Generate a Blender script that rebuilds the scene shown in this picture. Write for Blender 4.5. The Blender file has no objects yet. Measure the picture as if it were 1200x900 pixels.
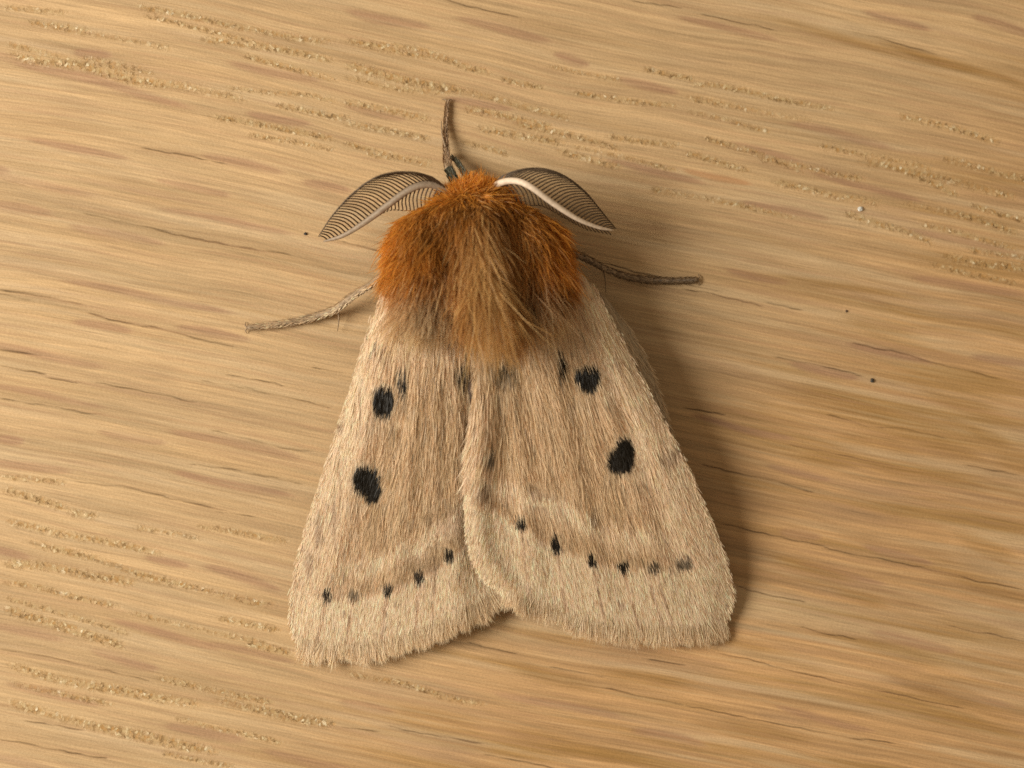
import bpy, bmesh, math
import numpy as np

# ------------------------------------------------------------------ camera, light, exposure
# 1 Blender unit = 5 mm (a moth about 3 cm long)
sc = bpy.context.scene
sc.unit_settings.system = 'METRIC'
sc.unit_settings.scale_length = 0.005
COL = sc.collection
LENS, DIST = 102.0, 34.0
cam_pos = np.array([-1.7, -2.2, 33.9])
cam_pos *= DIST / np.linalg.norm(cam_pos)
fw = -cam_pos / np.linalg.norm(cam_pos)
rt = np.cross(fw, [0, 1, 0]); rt /= np.linalg.norm(rt)
up = np.cross(rt, fw)
cd = bpy.data.cameras.new('camera'); cam = bpy.data.objects.new('camera', cd); COL.objects.link(cam)
cd.lens = LENS; cd.sensor_width = 36; cd.sensor_fit = 'HORIZONTAL'; cd.clip_start = 0.1; cd.clip_end = 500
from mathutils import Matrix
cam.matrix_world = Matrix(((rt[0], up[0], -fw[0], cam_pos[0]), (rt[1], up[1], -fw[1], cam_pos[1]),
                           (rt[2], up[2], -fw[2], cam_pos[2]), (0, 0, 0, 1)))
cd.dof.use_dof = True; cd.dof.focus_distance = DIST - 0.25; cd.dof.aperture_fstop = 0.16
sc.camera = cam

w = bpy.data.worlds.new('World'); sc.world = w; w.use_nodes = True
bg = w.node_tree.nodes['Background']
bg.inputs[0].default_value = (1.0, 0.77, 0.50, 1); bg.inputs[1].default_value = 0.27

def area(name, loc, size, energy, color):
    l = bpy.data.lights.new(name, 'AREA'); l.shape = 'DISK'; l.size = size; l.energy = energy; l.color = color
    o = bpy.data.objects.new(name, l); COL.objects.link(o); o.location = loc
    d = -np.array(loc); d /= np.linalg.norm(d)
    from mathutils import Vector
    o.rotation_euler = Vector(d).to_track_quat('-Z', 'Y').to_euler()
    return o
area('window_light', (-36.0, 1.5, 28.5), 25.0, 27500, (1.0, 0.935, 0.80))

sc.render.engine = 'CYCLES'
sc.cycles.use_denoising = False
sc.cycles.max_bounces = 9; sc.cycles.diffuse_bounces = 6; sc.cycles.transmission_bounces = 6
sc.view_settings.view_transform = 'Standard'; sc.view_settings.look = 'None'
sc.view_settings.exposure = 0.0; sc.view_settings.gamma = 1.0

# ------------------------------------------------------------------ helpers
rng = np.random.default_rng(7)
TX = 18.0 / LENS

def P(px, py, z):
    """world point at height z that the photograph shows at pixel (px, py) of 1200x900"""
    px = np.asarray(px, float); py = np.asarray(py, float); z = np.asarray(z, float)
    px, py, z = np.broadcast_arrays(px, py, z)
    d = fw + rt * ((px - 600) / 600 * TX)[..., None] + up * ((450 - py) / 600 * TX)[..., None]
    t = (z - cam_pos[2]) / d[..., 2]
    return cam_pos + d * t[..., None]

def vnoise(x, y, seed=0):
    """smooth value noise in -1..1"""
    r = np.random.default_rng(seed); T = r.uniform(-1, 1, (256, 256)).astype(np.float32)
    xi = np.floor(x).astype(np.int64); yi = np.floor(y).astype(np.int64)
    fx = x - xi; fy = y - yi
    fx = fx * fx * (3 - 2 * fx); fy = fy * fy * (3 - 2 * fy)
    a = T[xi % 256, yi % 256]; b = T[(xi + 1) % 256, yi % 256]
    c = T[xi % 256, (yi + 1) % 256]; d = T[(xi + 1) % 256, (yi + 1) % 256]
    return (a * (1 - fx) + b * fx) * (1 - fy) + (c * (1 - fx) + d * fx) * fy

def fbm(x, y, seed=0, octv=3):
    s = 0; amp = 1; tot = 0
    for k in range(octv):
        s = s + amp * vnoise(x * 2 ** k + 17.3 * k, y * 2 ** k + 9.1 * k, seed + k); tot += amp; amp *= 0.5
    return s / tot

def smooth(a, b, x):
    t = np.clip((x - a) / (b - a), 0, 1); return t * t * (3 - 2 * t)

def raw_mesh(name, verts, quads, colors=None, tris=None, shade=True):
    me = bpy.data.meshes.new(name)
    verts = np.ascontiguousarray(verts, np.float32); quads = np.asarray(quads, np.int32).reshape(-1, 4)
    tris = np.zeros((0, 3), np.int32) if tris is None else np.asarray(tris, np.int32).reshape(-1, 3)
    nq, nt = len(quads), len(tris)
    me.vertices.add(len(verts)); me.vertices.foreach_set('co', verts.ravel())
    me.loops.add(nq * 4 + nt * 3)
    me.loops.foreach_set('vertex_index', np.concatenate([quads.ravel(), tris.ravel()]).astype(np.int32))
    me.polygons.add(nq + nt)
    st = np.concatenate([np.arange(nq) * 4, nq * 4 + np.arange(nt) * 3]).astype(np.int32)
    me.polygons.foreach_set('loop_start', st)
    me.polygons.foreach_set('use_smooth', np.full(nq + nt, shade))
    if colors is not None:
        a = me.attributes.new('tint', 'FLOAT_COLOR', 'POINT')
        c = np.ones((len(verts), 4), np.float32); c[:, :3] = colors; a.data.foreach_set('color', c.ravel())
    me.update(calc_edges=True)
    return me

def link(name, me, mat, parent=None, kind=None, label=None, cat=None, group=None):
    o = bpy.data.objects.new(name, me); COL.objects.link(o)
    if me is not None and mat is not None: me.materials.append(mat)
    if parent is not None: o.parent = parent
    for k, v in (('kind', kind), ('label', label), ('category', cat), ('group', group)):
        if v: o[k] = v
    return o

def tube(pts, rad, n=8, flat=None):
    """verts, quads, tris of a capped tube; rad per point; flat = vertical squash"""
    pts = np.asarray(pts, float); rad = np.broadcast_to(np.asarray(rad, float), (len(pts),))
    tg = np.gradient(pts, axis=0); tg /= np.linalg.norm(tg, axis=1)[:, None] + 1e-9
    zz = np.array([0, 0, 1.0]); V = []
    for p, t, r in zip(pts, tg, rad):
        s = np.cross(t, zz)
        if np.linalg.norm(s) < 1e-3: s = np.array([1.0, 0, 0])
        s /= np.linalg.norm(s); u = np.cross(s, t)
        for k in range(n):
            a = 2 * math.pi * k / n
            V.append(p + r * (math.cos(a) * s + math.sin(a) * u * (flat or 1)))
    Q = [(i * n + k, i * n + (k + 1) % n, (i + 1) * n + (k + 1) % n, (i + 1) * n + k)
         for i in range(len(pts) - 1) for k in range(n)]
    m = len(V); V += [pts[0], pts[-1]]; L = (len(pts) - 1) * n
    T = [(m, (k + 1) % n, k) for k in range(n)] + [(m + 1, L + k, L + (k + 1) % n) for k in range(n)]
    return np.array(V), np.array(Q), np.array(T)

def merge(parts):
    V, Q, T, off = [], [], [], 0
    for v, q, t in parts:
        V.append(v); Q.append(q + off); T.append(t + off); off += len(v)
    return np.concatenate(V), np.concatenate(Q), np.concatenate(T)

def spline(ctrl, n):
    """Catmull-Rom through control rows, evenly resampled to n"""
    c = np.asarray(ctrl, float); c = np.vstack([2 * c[0] - c[1], c, 2 * c[-1] - c[-2]]); out = []
    for i in range(1, len(c) - 2):
        for t in np.linspace(0, 1, 24, endpoint=False):
            a, b, d, e = c[i - 1], c[i], c[i + 1], c[i + 2]
            out.append(0.5 * (2 * b + (d - a) * t + (2 * a - 5 * b + 4 * d - e) * t * t + (3 * b - a - 3 * d + e) * t ** 3))
    out.append(c[-2]); out = np.array(out)
    s = np.concatenate([[0], np.cumsum(np.linalg.norm(np.diff(out, axis=0), axis=1))])
    q = np.linspace(0, s[-1], n)
    return np.stack([np.interp(q, s, out[:, k]) for k in range(out.shape[1])], 1)

def ribbons(Pts, half, nrm, colors, roll):
    """flat tapering hairs. Pts (N,K,3), half (N,K), nrm (N,3), colors (N,K,3), roll (N,)"""
    N, K, _ = Pts.shape
    tg = np.gradient(Pts, axis=1); tg /= np.linalg.norm(tg, axis=2)[..., None] + 1e-9
    side = np.cross(tg, nrm[:, None, :]); side /= np.linalg.norm(side, axis=2)[..., None] + 1e-9
    nn = np.cross(side, tg)
    c, s = np.cos(roll)[:, None, None], np.sin(roll)[:, None, None]
    side = side * c + nn * s
    V = np.stack([Pts - side * half[..., None], Pts + side * half[..., None]], 2).reshape(-1, 3)
    C = np.repeat(colors[:, :, None, :], 2, 2).reshape(-1, 3)
    b = (np.arange(N) * 2 * K)[:, None] + (np.arange(K - 1) * 2)[None]
    Q = np.stack([b, b + 1, b + 3, b + 2], 2).reshape(-1, 4)
    return V, Q, C

# ------------------------------------------------------------------ materials
def new_mat(name):
    m = bpy.data.materials.new(name); m.use_nodes = True
    return m, m.node_tree, m.node_tree.nodes['Principled BSDF']

def wood_mat():
    m, nt, b = new_mat('oak'); N = nt.nodes.new; K = nt.links.new
    def attr(nm): a = N('ShaderNodeAttribute'); a.attribute_name = nm; return a
    def noise(vec, sx, sy, detail, off=0.0):
        mp = N('ShaderNodeMapping'); mp.inputs['Scale'].default_value = (sx, sy, 1); mp.inputs['Location'].default_value = (off, off * .7, 0)
        K(vec, mp.inputs[0]); n = N('ShaderNodeTexNoise'); n.inputs['Scale'].default_value = 1; n.inputs['Detail'].default_value = detail
        K(mp.outputs[0], n.inputs[0]); return n.outputs[0]
    def rng_(v, a, b_, c, d):
        q = N('ShaderNodeMapRange'); K(v, q.inputs[0])
        for k, x in enumerate((a, b_, c, d)): q.inputs[k + 1].default_value = x
        return q.outputs[0]
    def mul(a, b_):
        q = N('ShaderNodeMath'); q.operation = 'MULTIPLY'; K(a, q.inputs[0])
        if isinstance(b_, (int, float)): q.inputs[1].default_value = b_
        else: K(b_, q.inputs[1])
        return q.outputs[0]
    def add(a, b_):
        q = N('ShaderNodeMath'); q.operation = 'ADD'; K(a, q.inputs[0]); K(b_, q.inputs[1]); return q.outputs[0]
    def mix(f, a, b_, col=None):
        q = N('ShaderNodeMix'); q.data_type = 'RGBA'
        K(f, q.inputs[0]); K(a, q.inputs[6])
        if col is not None: q.inputs[7].default_value = (*col, 1)
        else: K(b_, q.inputs[7])
        return q.outputs[2]
    tint = attr('tint').outputs['Color']; g = attr('grain').outputs['Vector']; pm = attr('pore').outputs['Fac']
    f1 = noise(g, .8, 34, 4); f2 = noise(g, 2.6, 110, 3, 3.1); f3 = noise(g, 30, 60, 2, 7.7); dash = noise(g, 2.0, 85, 2, 11.3)
    k = mul(mul(rng_(f1, .3, .7, .84, 1.13), rng_(f2, .3, .7, .83, 1.13)), rng_(f3, .3, .7, .94, 1.06))
    vm = N('ShaderNodeVectorMath'); vm.operation = 'SCALE'; K(tint, vm.inputs[0]); K(k, vm.inputs['Scale'])
    col = vm.outputs[0]
    hue = noise(g, .55, 17, 3, 23.0)
    col = mix(rng_(hue, .52, .72, 0, .42), col, None, (.46, .268, .150))
    col = mix(rng_(hue, .48, .30, 0, .30), col, None, (.63, .465, .270))
    col = mix(rng_(dash, .66, .74, 0, .35), col, None, (.30, .185, .085))
    # open pores: grains of broken vessel wall, each with a tone of its own; sparkle is painted in as the palest tones
    mp = N('ShaderNodeMapping'); mp.inputs['Scale'].default_value = (34, 25, 1); K(g, mp.inputs[0])
    wob = N('ShaderNodeTexNoise'); wob.inputs['Scale'].default_value = 1.4; K(mp.outputs[0], wob.inputs[0])
    va = N('ShaderNodeVectorMath'); va.operation = 'ADD'; K(mp.outputs[0], va.inputs[0]); K(wob.outputs['Color'], va.inputs[1])
    vo = N('ShaderNodeTexVoronoi'); vo.voronoi_dimensions = '2D'; vo.inputs['Scale'].default_value = 1; K(va.outputs[0], vo.inputs['Vector'])
    sp = N('ShaderNodeSeparateColor'); K(vo.outputs['Color'], sp.inputs[0])
    rp = N('ShaderNodeValToRGB'); K(sp.outputs[0], rp.inputs[0]); e = rp.color_ramp.elements
    e[0].position = 0; e[0].color = (.27, .165, .070, 1); e[1].position = 1; e[1].color = (.90, .78, .56, 1)
    for p_, c_ in ((.25, (.40, .245, .10)), (.42, (.48, .26, .085)), (.58, (.50, .345, .165)), (.82, (.60, .44, .235)), (.95, (.74, .60, .37))):
        x = e.new(p_); x.color = (*c_, 1)
    cell = mix(rng_(vo.outputs['Distance'], .35, .75, 0, .45), rp.outputs[0], None, (.36, .225, .10))
    edge = rng_(noise(g, 14, 24, 3, 41.0), .36, .64, .22, 1.0)
    pf = mul(rng_(mul(pm, edge), .05, .75, 0, .90), 1.0)
    col = mix(pf, col, cell)
    K(col, b.inputs['Base Color'])
    hgt = add(add(mul(f1, .35), mul(f2, .35)), add(mul(f3, .25), mul(pf, rng_(sp.outputs[0], 0, 1, -1.6, 1.2))))
    bp = N('ShaderNodeBump'); bp.inputs['Strength'].default_value = .6; bp.inputs['Distance'].default_value = .022
    K(hgt, bp.inputs['Height']); K(bp.outputs[0], b.inputs['Normal'])
    b.inputs['Roughness'].default_value = .5; b.inputs['Specular IOR Level'].default_value = .35
    return m

def hair_mat(name, transl=.3, rough=.45, spec=.4):
    m, nt, b = new_mat(name)
    at = nt.nodes.new('ShaderNodeAttribute'); at.attribute_name = 'tint'
    nt.links.new(at.outputs['Color'], b.inputs['Base Color'])
    b.inputs['Roughness'].default_value = rough; b.inputs['Specular IOR Level'].default_value = spec
    tr = nt.nodes.new('ShaderNodeBsdfTranslucent'); nt.links.new(at.outputs['Color'], tr.inputs[0])
    mx = nt.nodes.new('ShaderNodeMixShader'); mx.inputs[0].default_value = transl
    nt.links.new(b.outputs[0], mx.inputs[1]); nt.links.new(tr.outputs[0], mx.inputs[2])
    nt.links.new(mx.outputs[0], nt.nodes['Material Output'].inputs[0])
    return m

def noise_mat(name, c1, c2, scale=20, rough=.6, bump=.3):
    m, nt, b = new_mat(name)
    tc = nt.nodes.new('ShaderNodeTexCoord')
    n = nt.nodes.new('ShaderNodeTexNoise'); n.inputs['Scale'].default_value = scale; n.inputs['Detail'].default_value = 4
    nt.links.new(tc.outputs['Object'], n.inputs[0])
    r = nt.nodes.new('ShaderNodeValToRGB'); r.color_ramp.elements[0].position = .35; r.color_ramp.elements[1].position = .65
    r.color_ramp.elements[0].color = (*c1, 1); r.color_ramp.elements[1].color = (*c2, 1)
    nt.links.new(n.outputs[0], r.inputs[0]); nt.links.new(r.outputs[0], b.inputs['Base Color'])
    bp = nt.nodes.new('ShaderNodeBump'); bp.inputs['Strength'].default_value = bump; bp.inputs['Distance'].default_value = .02
    nt.links.new(n.outputs[0], bp.inputs['Height']); nt.links.new(bp.outputs[0], b.inputs['Normal'])
    b.inputs['Roughness'].default_value = rough
    return m

M_wood = wood_mat()
M_scale = hair_mat('wing_scales', .30, .45, .32)
M_fur = hair_mat('thorax_fur', .45, .45, .35)
M_body = noise_mat('body_skin', (.05, .022, .008), (.10, .045, .015))
M_memb = noise_mat('wing_membrane', (.26, .17, .09), (.36, .25, .14))
M_rachis = noise_mat('antenna_shaft', (.70, .55, .42), (.84, .68, .53), 25, .55, .2)
M_rachis_shaded = noise_mat('antenna_shaft_shaded', (.27, .195, .135), (.36, .27, .19), 25, .55, .2)  # same shaft on the left antenna, its shade painted in as darker colour
M_barb = noise_mat('antenna_barb', (.075, .048, .028), (.13, .086, .052), 30, .5, .1)
M_leg = noise_mat('leg_skin', (.22, .145, .085), (.38, .27, .17), 22, .6, .4)
M_legdark = noise_mat('leg_dark', (.035, .035, .022), (.08, .075, .045), 22, .6, .4)

# ------------------------------------------------------------------ the oak board
GA = math.radians(-11.0)
ca, sa = math.cos(GA), math.sin(GA)
def to_uv(xy): return xy[..., 0] * ca + xy[..., 1] * sa, -xy[..., 0] * sa + xy[..., 1] * ca

def axis(lim, step, far):
    core = np.arange(-lim, lim + step / 2, step); out = []; s = step; x = lim
    while x < far: s *= 1.12; x += s; out.append(x)
    out = np.array(out); return np.concatenate([-out[::-1], core, out])

U = axis(7.1, .048, 17.0); Vv = axis(5.9, .0074, 13.0)
PM = None
UU, VV = np.meshgrid(U, Vv, indexing='ij')
# the fibres wander a little
WV = VV + .10 * vnoise(UU * .22 + 3, VV * .35, 40) + .025 * vnoise(UU * .9, VV * 1.1, 41)
XX = UU * ca - VV * sa; YY = UU * sa + VV * ca

base = np.array([.588, .398, .215])
C = np.ones(UU.shape + (3,)) * base
# broad figure: sapwood-pale at one side, ochre streaked at the other
g = fbm(UU * .2, WV * 2.2, 1, 3)
g2 = fbm(UU * .26 + 5, WV * 5.5, 5, 3)
g3 = fbm(UU * .5, WV * 14, 9, 3)
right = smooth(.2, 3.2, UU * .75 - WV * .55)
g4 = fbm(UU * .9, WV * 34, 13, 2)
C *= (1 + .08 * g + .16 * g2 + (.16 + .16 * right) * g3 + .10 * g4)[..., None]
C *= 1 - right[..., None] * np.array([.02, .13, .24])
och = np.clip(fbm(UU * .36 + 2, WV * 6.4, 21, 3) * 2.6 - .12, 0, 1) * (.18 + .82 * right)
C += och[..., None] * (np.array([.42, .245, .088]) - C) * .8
pale = np.clip(fbm(UU * .3 + 9, WV * 7.2, 27, 3) * 2.4 - .25, 0, 1)
C += pale[..., None] * (np.array([.65, .475, .285]) - C) * .6
mv = np.clip(fbm(UU * .75 + 31, WV * 5.0, 33, 2) * 2.4 - .55, 0, 1) * (.35 + .5 * right)
C += mv[..., None] * (np.array([.42, .27, .165]) - C) * .55
H = .010 * g2 + .006 * g3
PM = np.zeros(UU.shape)

def seg(pts):
    q = P([p[0] for p in pts], [p[1] for p in pts], 0.0); u, v = to_uv(q[:, :2]); return u, v

def window(u0, u1, pad):
    i0, i1 = np.searchsorted(U, u0 - pad), np.searchsorted(U, u1 + pad); return i0, i1
def rows(v0, v1): return np.searchsorted(Vv, v0), np.searchsorted(Vv, v1)

def region(u, v, wd):
    i0, i1 = window(u[0], u[-1], 0); j0, j1 = rows(v.min() - wd * 3 - .08, v.max() + wd * 3 + .08)
    uu = UU[i0:i1, j0:j1]; vc = np.interp(U[i0:i1], u, v)[:, None]
    return (slice(i0, i1), slice(j0, j1)), uu, VV[i0:i1, j0:j1] - vc

def crack(u, v, wd=.010, depth=.03, strength=.85, sd=0):
    wd = wd * .82
    s, uu, dv = region(u, v, .06)
    if uu.size == 0: return
    dv = dv + .009 * vnoise(uu * 4 + sd, uu * 0, 60 + int(sd) % 9) + .008 * vnoise(uu * 10 + sd, uu * 0, 61)
    t = (uu - u[0]) / (u[-1] - u[0] + 1e-6)
    a = smooth(0, .05, t) * smooth(1, .95, t) * (.78 + .42 * vnoise(uu * 6 + sd, uu * 0, 62))
    k = np.exp(-(dv / (wd * (.7 + .3 * a))) ** 2) * np.clip(a, 0, 1)
    C[s] += (k * strength)[..., None] * (np.array([.085, .048, .022]) - C[s])
    lip = np.exp(-((dv - wd * 1.9) / wd) ** 2) * np.clip(a, 0, 1)
    H[s] += -depth * .5 * k + .003 * lip

def fleck(u, v, wd, strength, tint=(.40, .225, .135), sd=0, soft=False):
    s, uu, dv = region(u, v, wd)
    if uu.size == 0: return
    t = np.clip((uu - u[0]) / (u[-1] - u[0] + 1e-6), 0, 1)
    dv = dv + .035 * vnoise(uu * 1.3 + sd, uu * 0 + sd, 71)
    wl = wd * (4 * t * (1 - t)) ** .6 + 1e-4
    k = (smooth(1.7, .0, np.abs(dv) / wl) if soft else smooth(1.3, .25, np.abs(dv) / wl)) * (.72 + .28 * fbm(uu * 2, dv * 40, 72, 2)) * smooth(0, .35 if soft else .15, t) * smooth(1, .65 if soft else .85, t)
    C[s] += (k * strength)[..., None] * (np.array(tint) - C[s])
    H[s] += -.006 * k

def pores(u, v, wd=.032, strength=1.0, sd=0, orange=.35):
    wd = wd * 1.05
    s, uu, dv = region(u, v, wd)
    if uu.size == 0: return
    dv = dv + .030 * vnoise(uu * 1.6 + sd, uu * 0 + sd, 81)
    t = (uu - u[0]) / (u[-1] - u[0] + 1e-6)
    prof = np.exp(-(dv / (wd * 1.12)) ** 2) * smooth(0, .12, t) * smooth(1, .88, t)
    prof = prof * np.clip(.85 + .4 * vnoise(uu * 1.7 + sd * 3, uu * 0 + sd, 82), 0, 1)
    PM[s] = np.maximum(PM[s], np.clip(prof * strength, 0, 1))
    C[s] += (prof * .22 * strength)[..., None] * ((np.array([.47, .29, .115]) * (1 - orange) + np.array([.52, .26, .08]) * orange) - C[s])
    H[s] += -.006 * strength * prof

def T3(ox, oy, rowsz):   # traced on 3x enlargements of the photograph
    return [[(ox + x / 3, oy + y / 3) for x, y in r] for r in rowsz]

for k, r in enumerate(T3(0, 0, [[(0, 215), (350, 290), (720, 390)], [(780, 210), (1150, 290)], [(850, 390), (1110, 437)],
        [(70, 487), (480, 562)], [(690, 540), (1020, 605)], [(530, 630), (830, 690)], [(520, 730), (1060, 830)],
        [(220, 790), (600, 870)], [(250, 175), (400, 195)], [(1050, 640), (1250, 680)], [(-60, 590), (40, 612)], [(-80, 710), (200, 760)]])
        + T3(0, 300, [[(180, 75), (500, 135), (860, 212)], [(240, 230), (480, 275)], [(600, 250), (900, 300)], [(-60, 310), (400, 395)],
        [(-60, 455), (400, 537)], [(560, 600), (1100, 712)], [(330, 610), (600, 662)], [(-80, 715), (270, 767)], [(570, 755), (1060, 850)], [(-20, 638), (90, 660)]])
        + T3(0, 600, [[(-50, 115), (120, 160)], [(500, 150), (680, 190)], [(700, 190), (1010, 282)], [(360, 370), (800, 490)],
        [(700, 460), (1060, 535)], [(-50, 395), (240, 460)], [(300, 490), (580, 550)], [(560, 750), (880, 810)], [(0, 600), (380, 690)],
        [(900, 840), (1250, 900)], [(-60, 850), (230, 915)]])
        + T3(400, 600, [[(500, 620), (1020, 730)], [(-20, 670), (200, 715)], [(1000, 760), (1300, 830)]])
        + T3(400, 0, [[(0, 30), (330, 105)], [(350, 340), (620, 385)], [(740, 190), (880, 225)], [(0, 365), (240, 420)], [(900, 560), (1300, 650)],
        [(380, 60), (760, 150)], [(950, 270), (1200, 330)]])
        + T3(800, 0, [[(350, 430), (760, 525)], [(150, 500), (430, 582)], [(430, 600), (870, 712)], [(180, 700), (540, 775)], [(620, 35), (890, 112)],
        [(-40, 50), (360, 145)], [(760, 800), (1200, 900)], [(1000, 60), (1250, 130)]])
        + T3(800, 300, [[(140, 40), (390, 100)], [(780, 70), (1250, 145)], [(560, 310), (900, 390)], [(1000, 350), (1250, 390)], [(360, 370), (640, 430)],
        [(0, 560), (420, 650)], [(280, 740), (540, 800)]])
        + T3(800, 600, [[(330, 60), (500, 85)], [(620, 110), (900, 190)], [(380, 180), (740, 270)], [(640, 410), (980, 490)], [(680, 570), (1200, 690)], [(300, 680), (700, 780)]])):
    u, v = seg(r); fleck(u, v, .052 + .022 * rng.random(), .72 + .28 * rng.random(), sd=k * 1.7)

OCH = T3(800, 300, [[(560, 225), (810, 285)], [(470, 490), (740, 548)], [(180, 545), (460, 605)], [(590, 630), (810, 675)], [(840, 675), (1060, 712)],
    [(870, 485), (1070, 535)], [(1010, 610), (1160, 662)], [(690, 745), (960, 805)], [(440, 695), (610, 735)], [(1090, 715), (1260, 755)], [(250, 60), (760, 140)]]) \
    + T3(800, 600, [[(560, 290), (720, 335)], [(880, 365), (1110, 420)], [(380, 190), (570, 235)], [(100, 440), (380, 500)], [(620, 470), (900, 530)],
    [(1010, 250), (1250, 300)], [(700, 560), (980, 640)], [(850, 690), (1200, 780)], [(150, 740), (420, 800)], [(1000, 90), (1140, 150)]]) \
    + T3(400, 600, [[(560, 540), (860, 610)], [(620, 780), (980, 850)], [(900, 560), (1150, 600)], [(150, 690), (420, 750)]]) \
    + T3(800, 0, [[(900, 210), (1250, 320)], [(400, 90), (900, 210)]])
for k, r in enumerate(OCH):
    u, v = seg(r); sl = (v[-1] - v[0]) / (u[-1] - u[0]); e0, e1 = rng.uniform(.15, .7, 2) * (u[-1] - u[0])
    u2 = np.array([u[0] - e0, u[-1] + e1]); v2 = np.array([v[0] - sl * e0, v[-1] + sl * e1])
    fleck(u2, v2, .055 + .03 * rng.random(), .60 + .2 * rng.random(), (.375, .205, .062), sd=k * 2.3, soft=True)
    fleck(u2 + rng.normal(0, .3), v2 + rng.choice([-1, 1]) * rng.uniform(.05, .12), .03 + .02 * rng.random(), .5, (.375, .205, .062), sd=k * 5.3, soft=True)
u, v = seg([(795, 198), (835, 208), (885, 217)]); fleck(u, v, .05, .8, (.52, .24, .10), 3)

POR = T3(0, 0, [[(0, 20), (250, 50)], [(450, 5), (800, 85), (1200, 150)], [(300, 115), (620, 168)], [(90, 75), (330, 120)], [(480, 45), (900, 150), (1200, 215)],
    [(690, 130), (1200, 212)], [(840, 190), (1200, 290)], [(0, 140), (260, 215), (520, 268)], [(780, 298), (1200, 358)], [(720, 405), (1200, 495)], [(860, 480), (1200, 525)],
    [(280, 200), (560, 262)], [(960, 370), (1250, 425)]])
STR = T3(0, 0, [[(0, 178), (450, 275), (900, 352)]])
POR += T3(0, 300, [[(0, 770), (240, 800)], [(0, 820), (250, 900)]])
POR += T3(0, 600, [[(240, 0), (350, 20)], [(0, 30), (600, 155)], [(460, 55), (720, 100)], [(680, 55), (1030, 110)], [(0, 240), (440, 330)],
    [(0, 290), (480, 430)], [(430, 345), (970, 465)], [(540, 590), (980, 672)], [(600, 720), (1010, 820)], [(560, 840), (840, 895)], [(860, 470), (1030, 500)],
    [(760, 370), (1000, 420)], [(20, 590), (420, 680)], [(360, 760), (700, 850)]])
STR += T3(0, 600, [[(0, 170), (400, 235), (500, 252)], [(0, 330), (460, 482)], [(0, 540), (380, 625), (740, 690)], [(740, 650), (1200, 757)], [(0, 660), (420, 770), (800, 850)]])
POR += T3(400, 600, [[(0, 560), (250, 615), (530, 680)]])
POR += T3(400, 0, [[(0, 130), (330, 190), (560, 265)], [(40, 160), (440, 225)], [(0, 270), (400, 335)], [(0, 350), (330, 420)], [(0, 430), (330, 490)],
    [(0, 495), (330, 590)], [(80, 540), (330, 575)], [(420, 320), (830, 415)], [(560, 275), (720, 305)], [(800, 320), (1200, 385)], [(1060, 245), (1250, 275)],
    [(420, 375), (760, 455)], [(470, 440), (800, 505)], [(410, 495), (600, 545)], [(750, 520), (1000, 590)], [(780, 510), (1200, 600)], [(930, 480), (1200, 520)], [(1080, 665), (1250, 690)],
    [(600, 430), (1000, 530)], [(720, 230), (1000, 290)]])
STR += T3(400, 0, [[(0, 225), (250, 290), (470, 330)]])
POR += T3(800, 0, [[(0, 285), (260, 330), (560, 385)], [(0, 345), (480, 420)], [(0, 395), (330, 460)], [(60, 480), (450, 600)], [(0, 540), (250, 600)], [(250, 560), (660, 630)],
    [(600, 560), (1200, 700)], [(300, 640), (720, 720)], [(740, 400), (1140, 500)], [(460, 500), (900, 600)], [(700, 560), (980, 690)], [(760, 700), (1200, 820)], [(560, 740), (900, 860)],
    [(820, 780), (1200, 880)], [(0, 680), (420, 770)], [(900, 560), (1250, 640)], [(1000, 720), (1260, 790)]])
POR += T3(800, 300, [[(900, 0), (1250, 50)], [(860, 30), (1200, 100)], [(1000, -30), (1250, 10)]])
for k, r in enumerate(POR): u, v = seg(r); pores(u, v, .026 + .012 * rng.random(), .95, sd=k * 3.1)
for k, r in enumerate(STR): u, v = seg(r); pores(u, v, .042, 1.15, sd=50 + k * 3.7, orange=.55)
u, v = seg([(27, 630), (60, 641), (110, 653), (160, 670), (240, 690), (333, 710)]); pores(u, v, .035, 1.1, sd=91, orange=.7); crack(u, v - .02, .010, .02, .6, 4)

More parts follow.
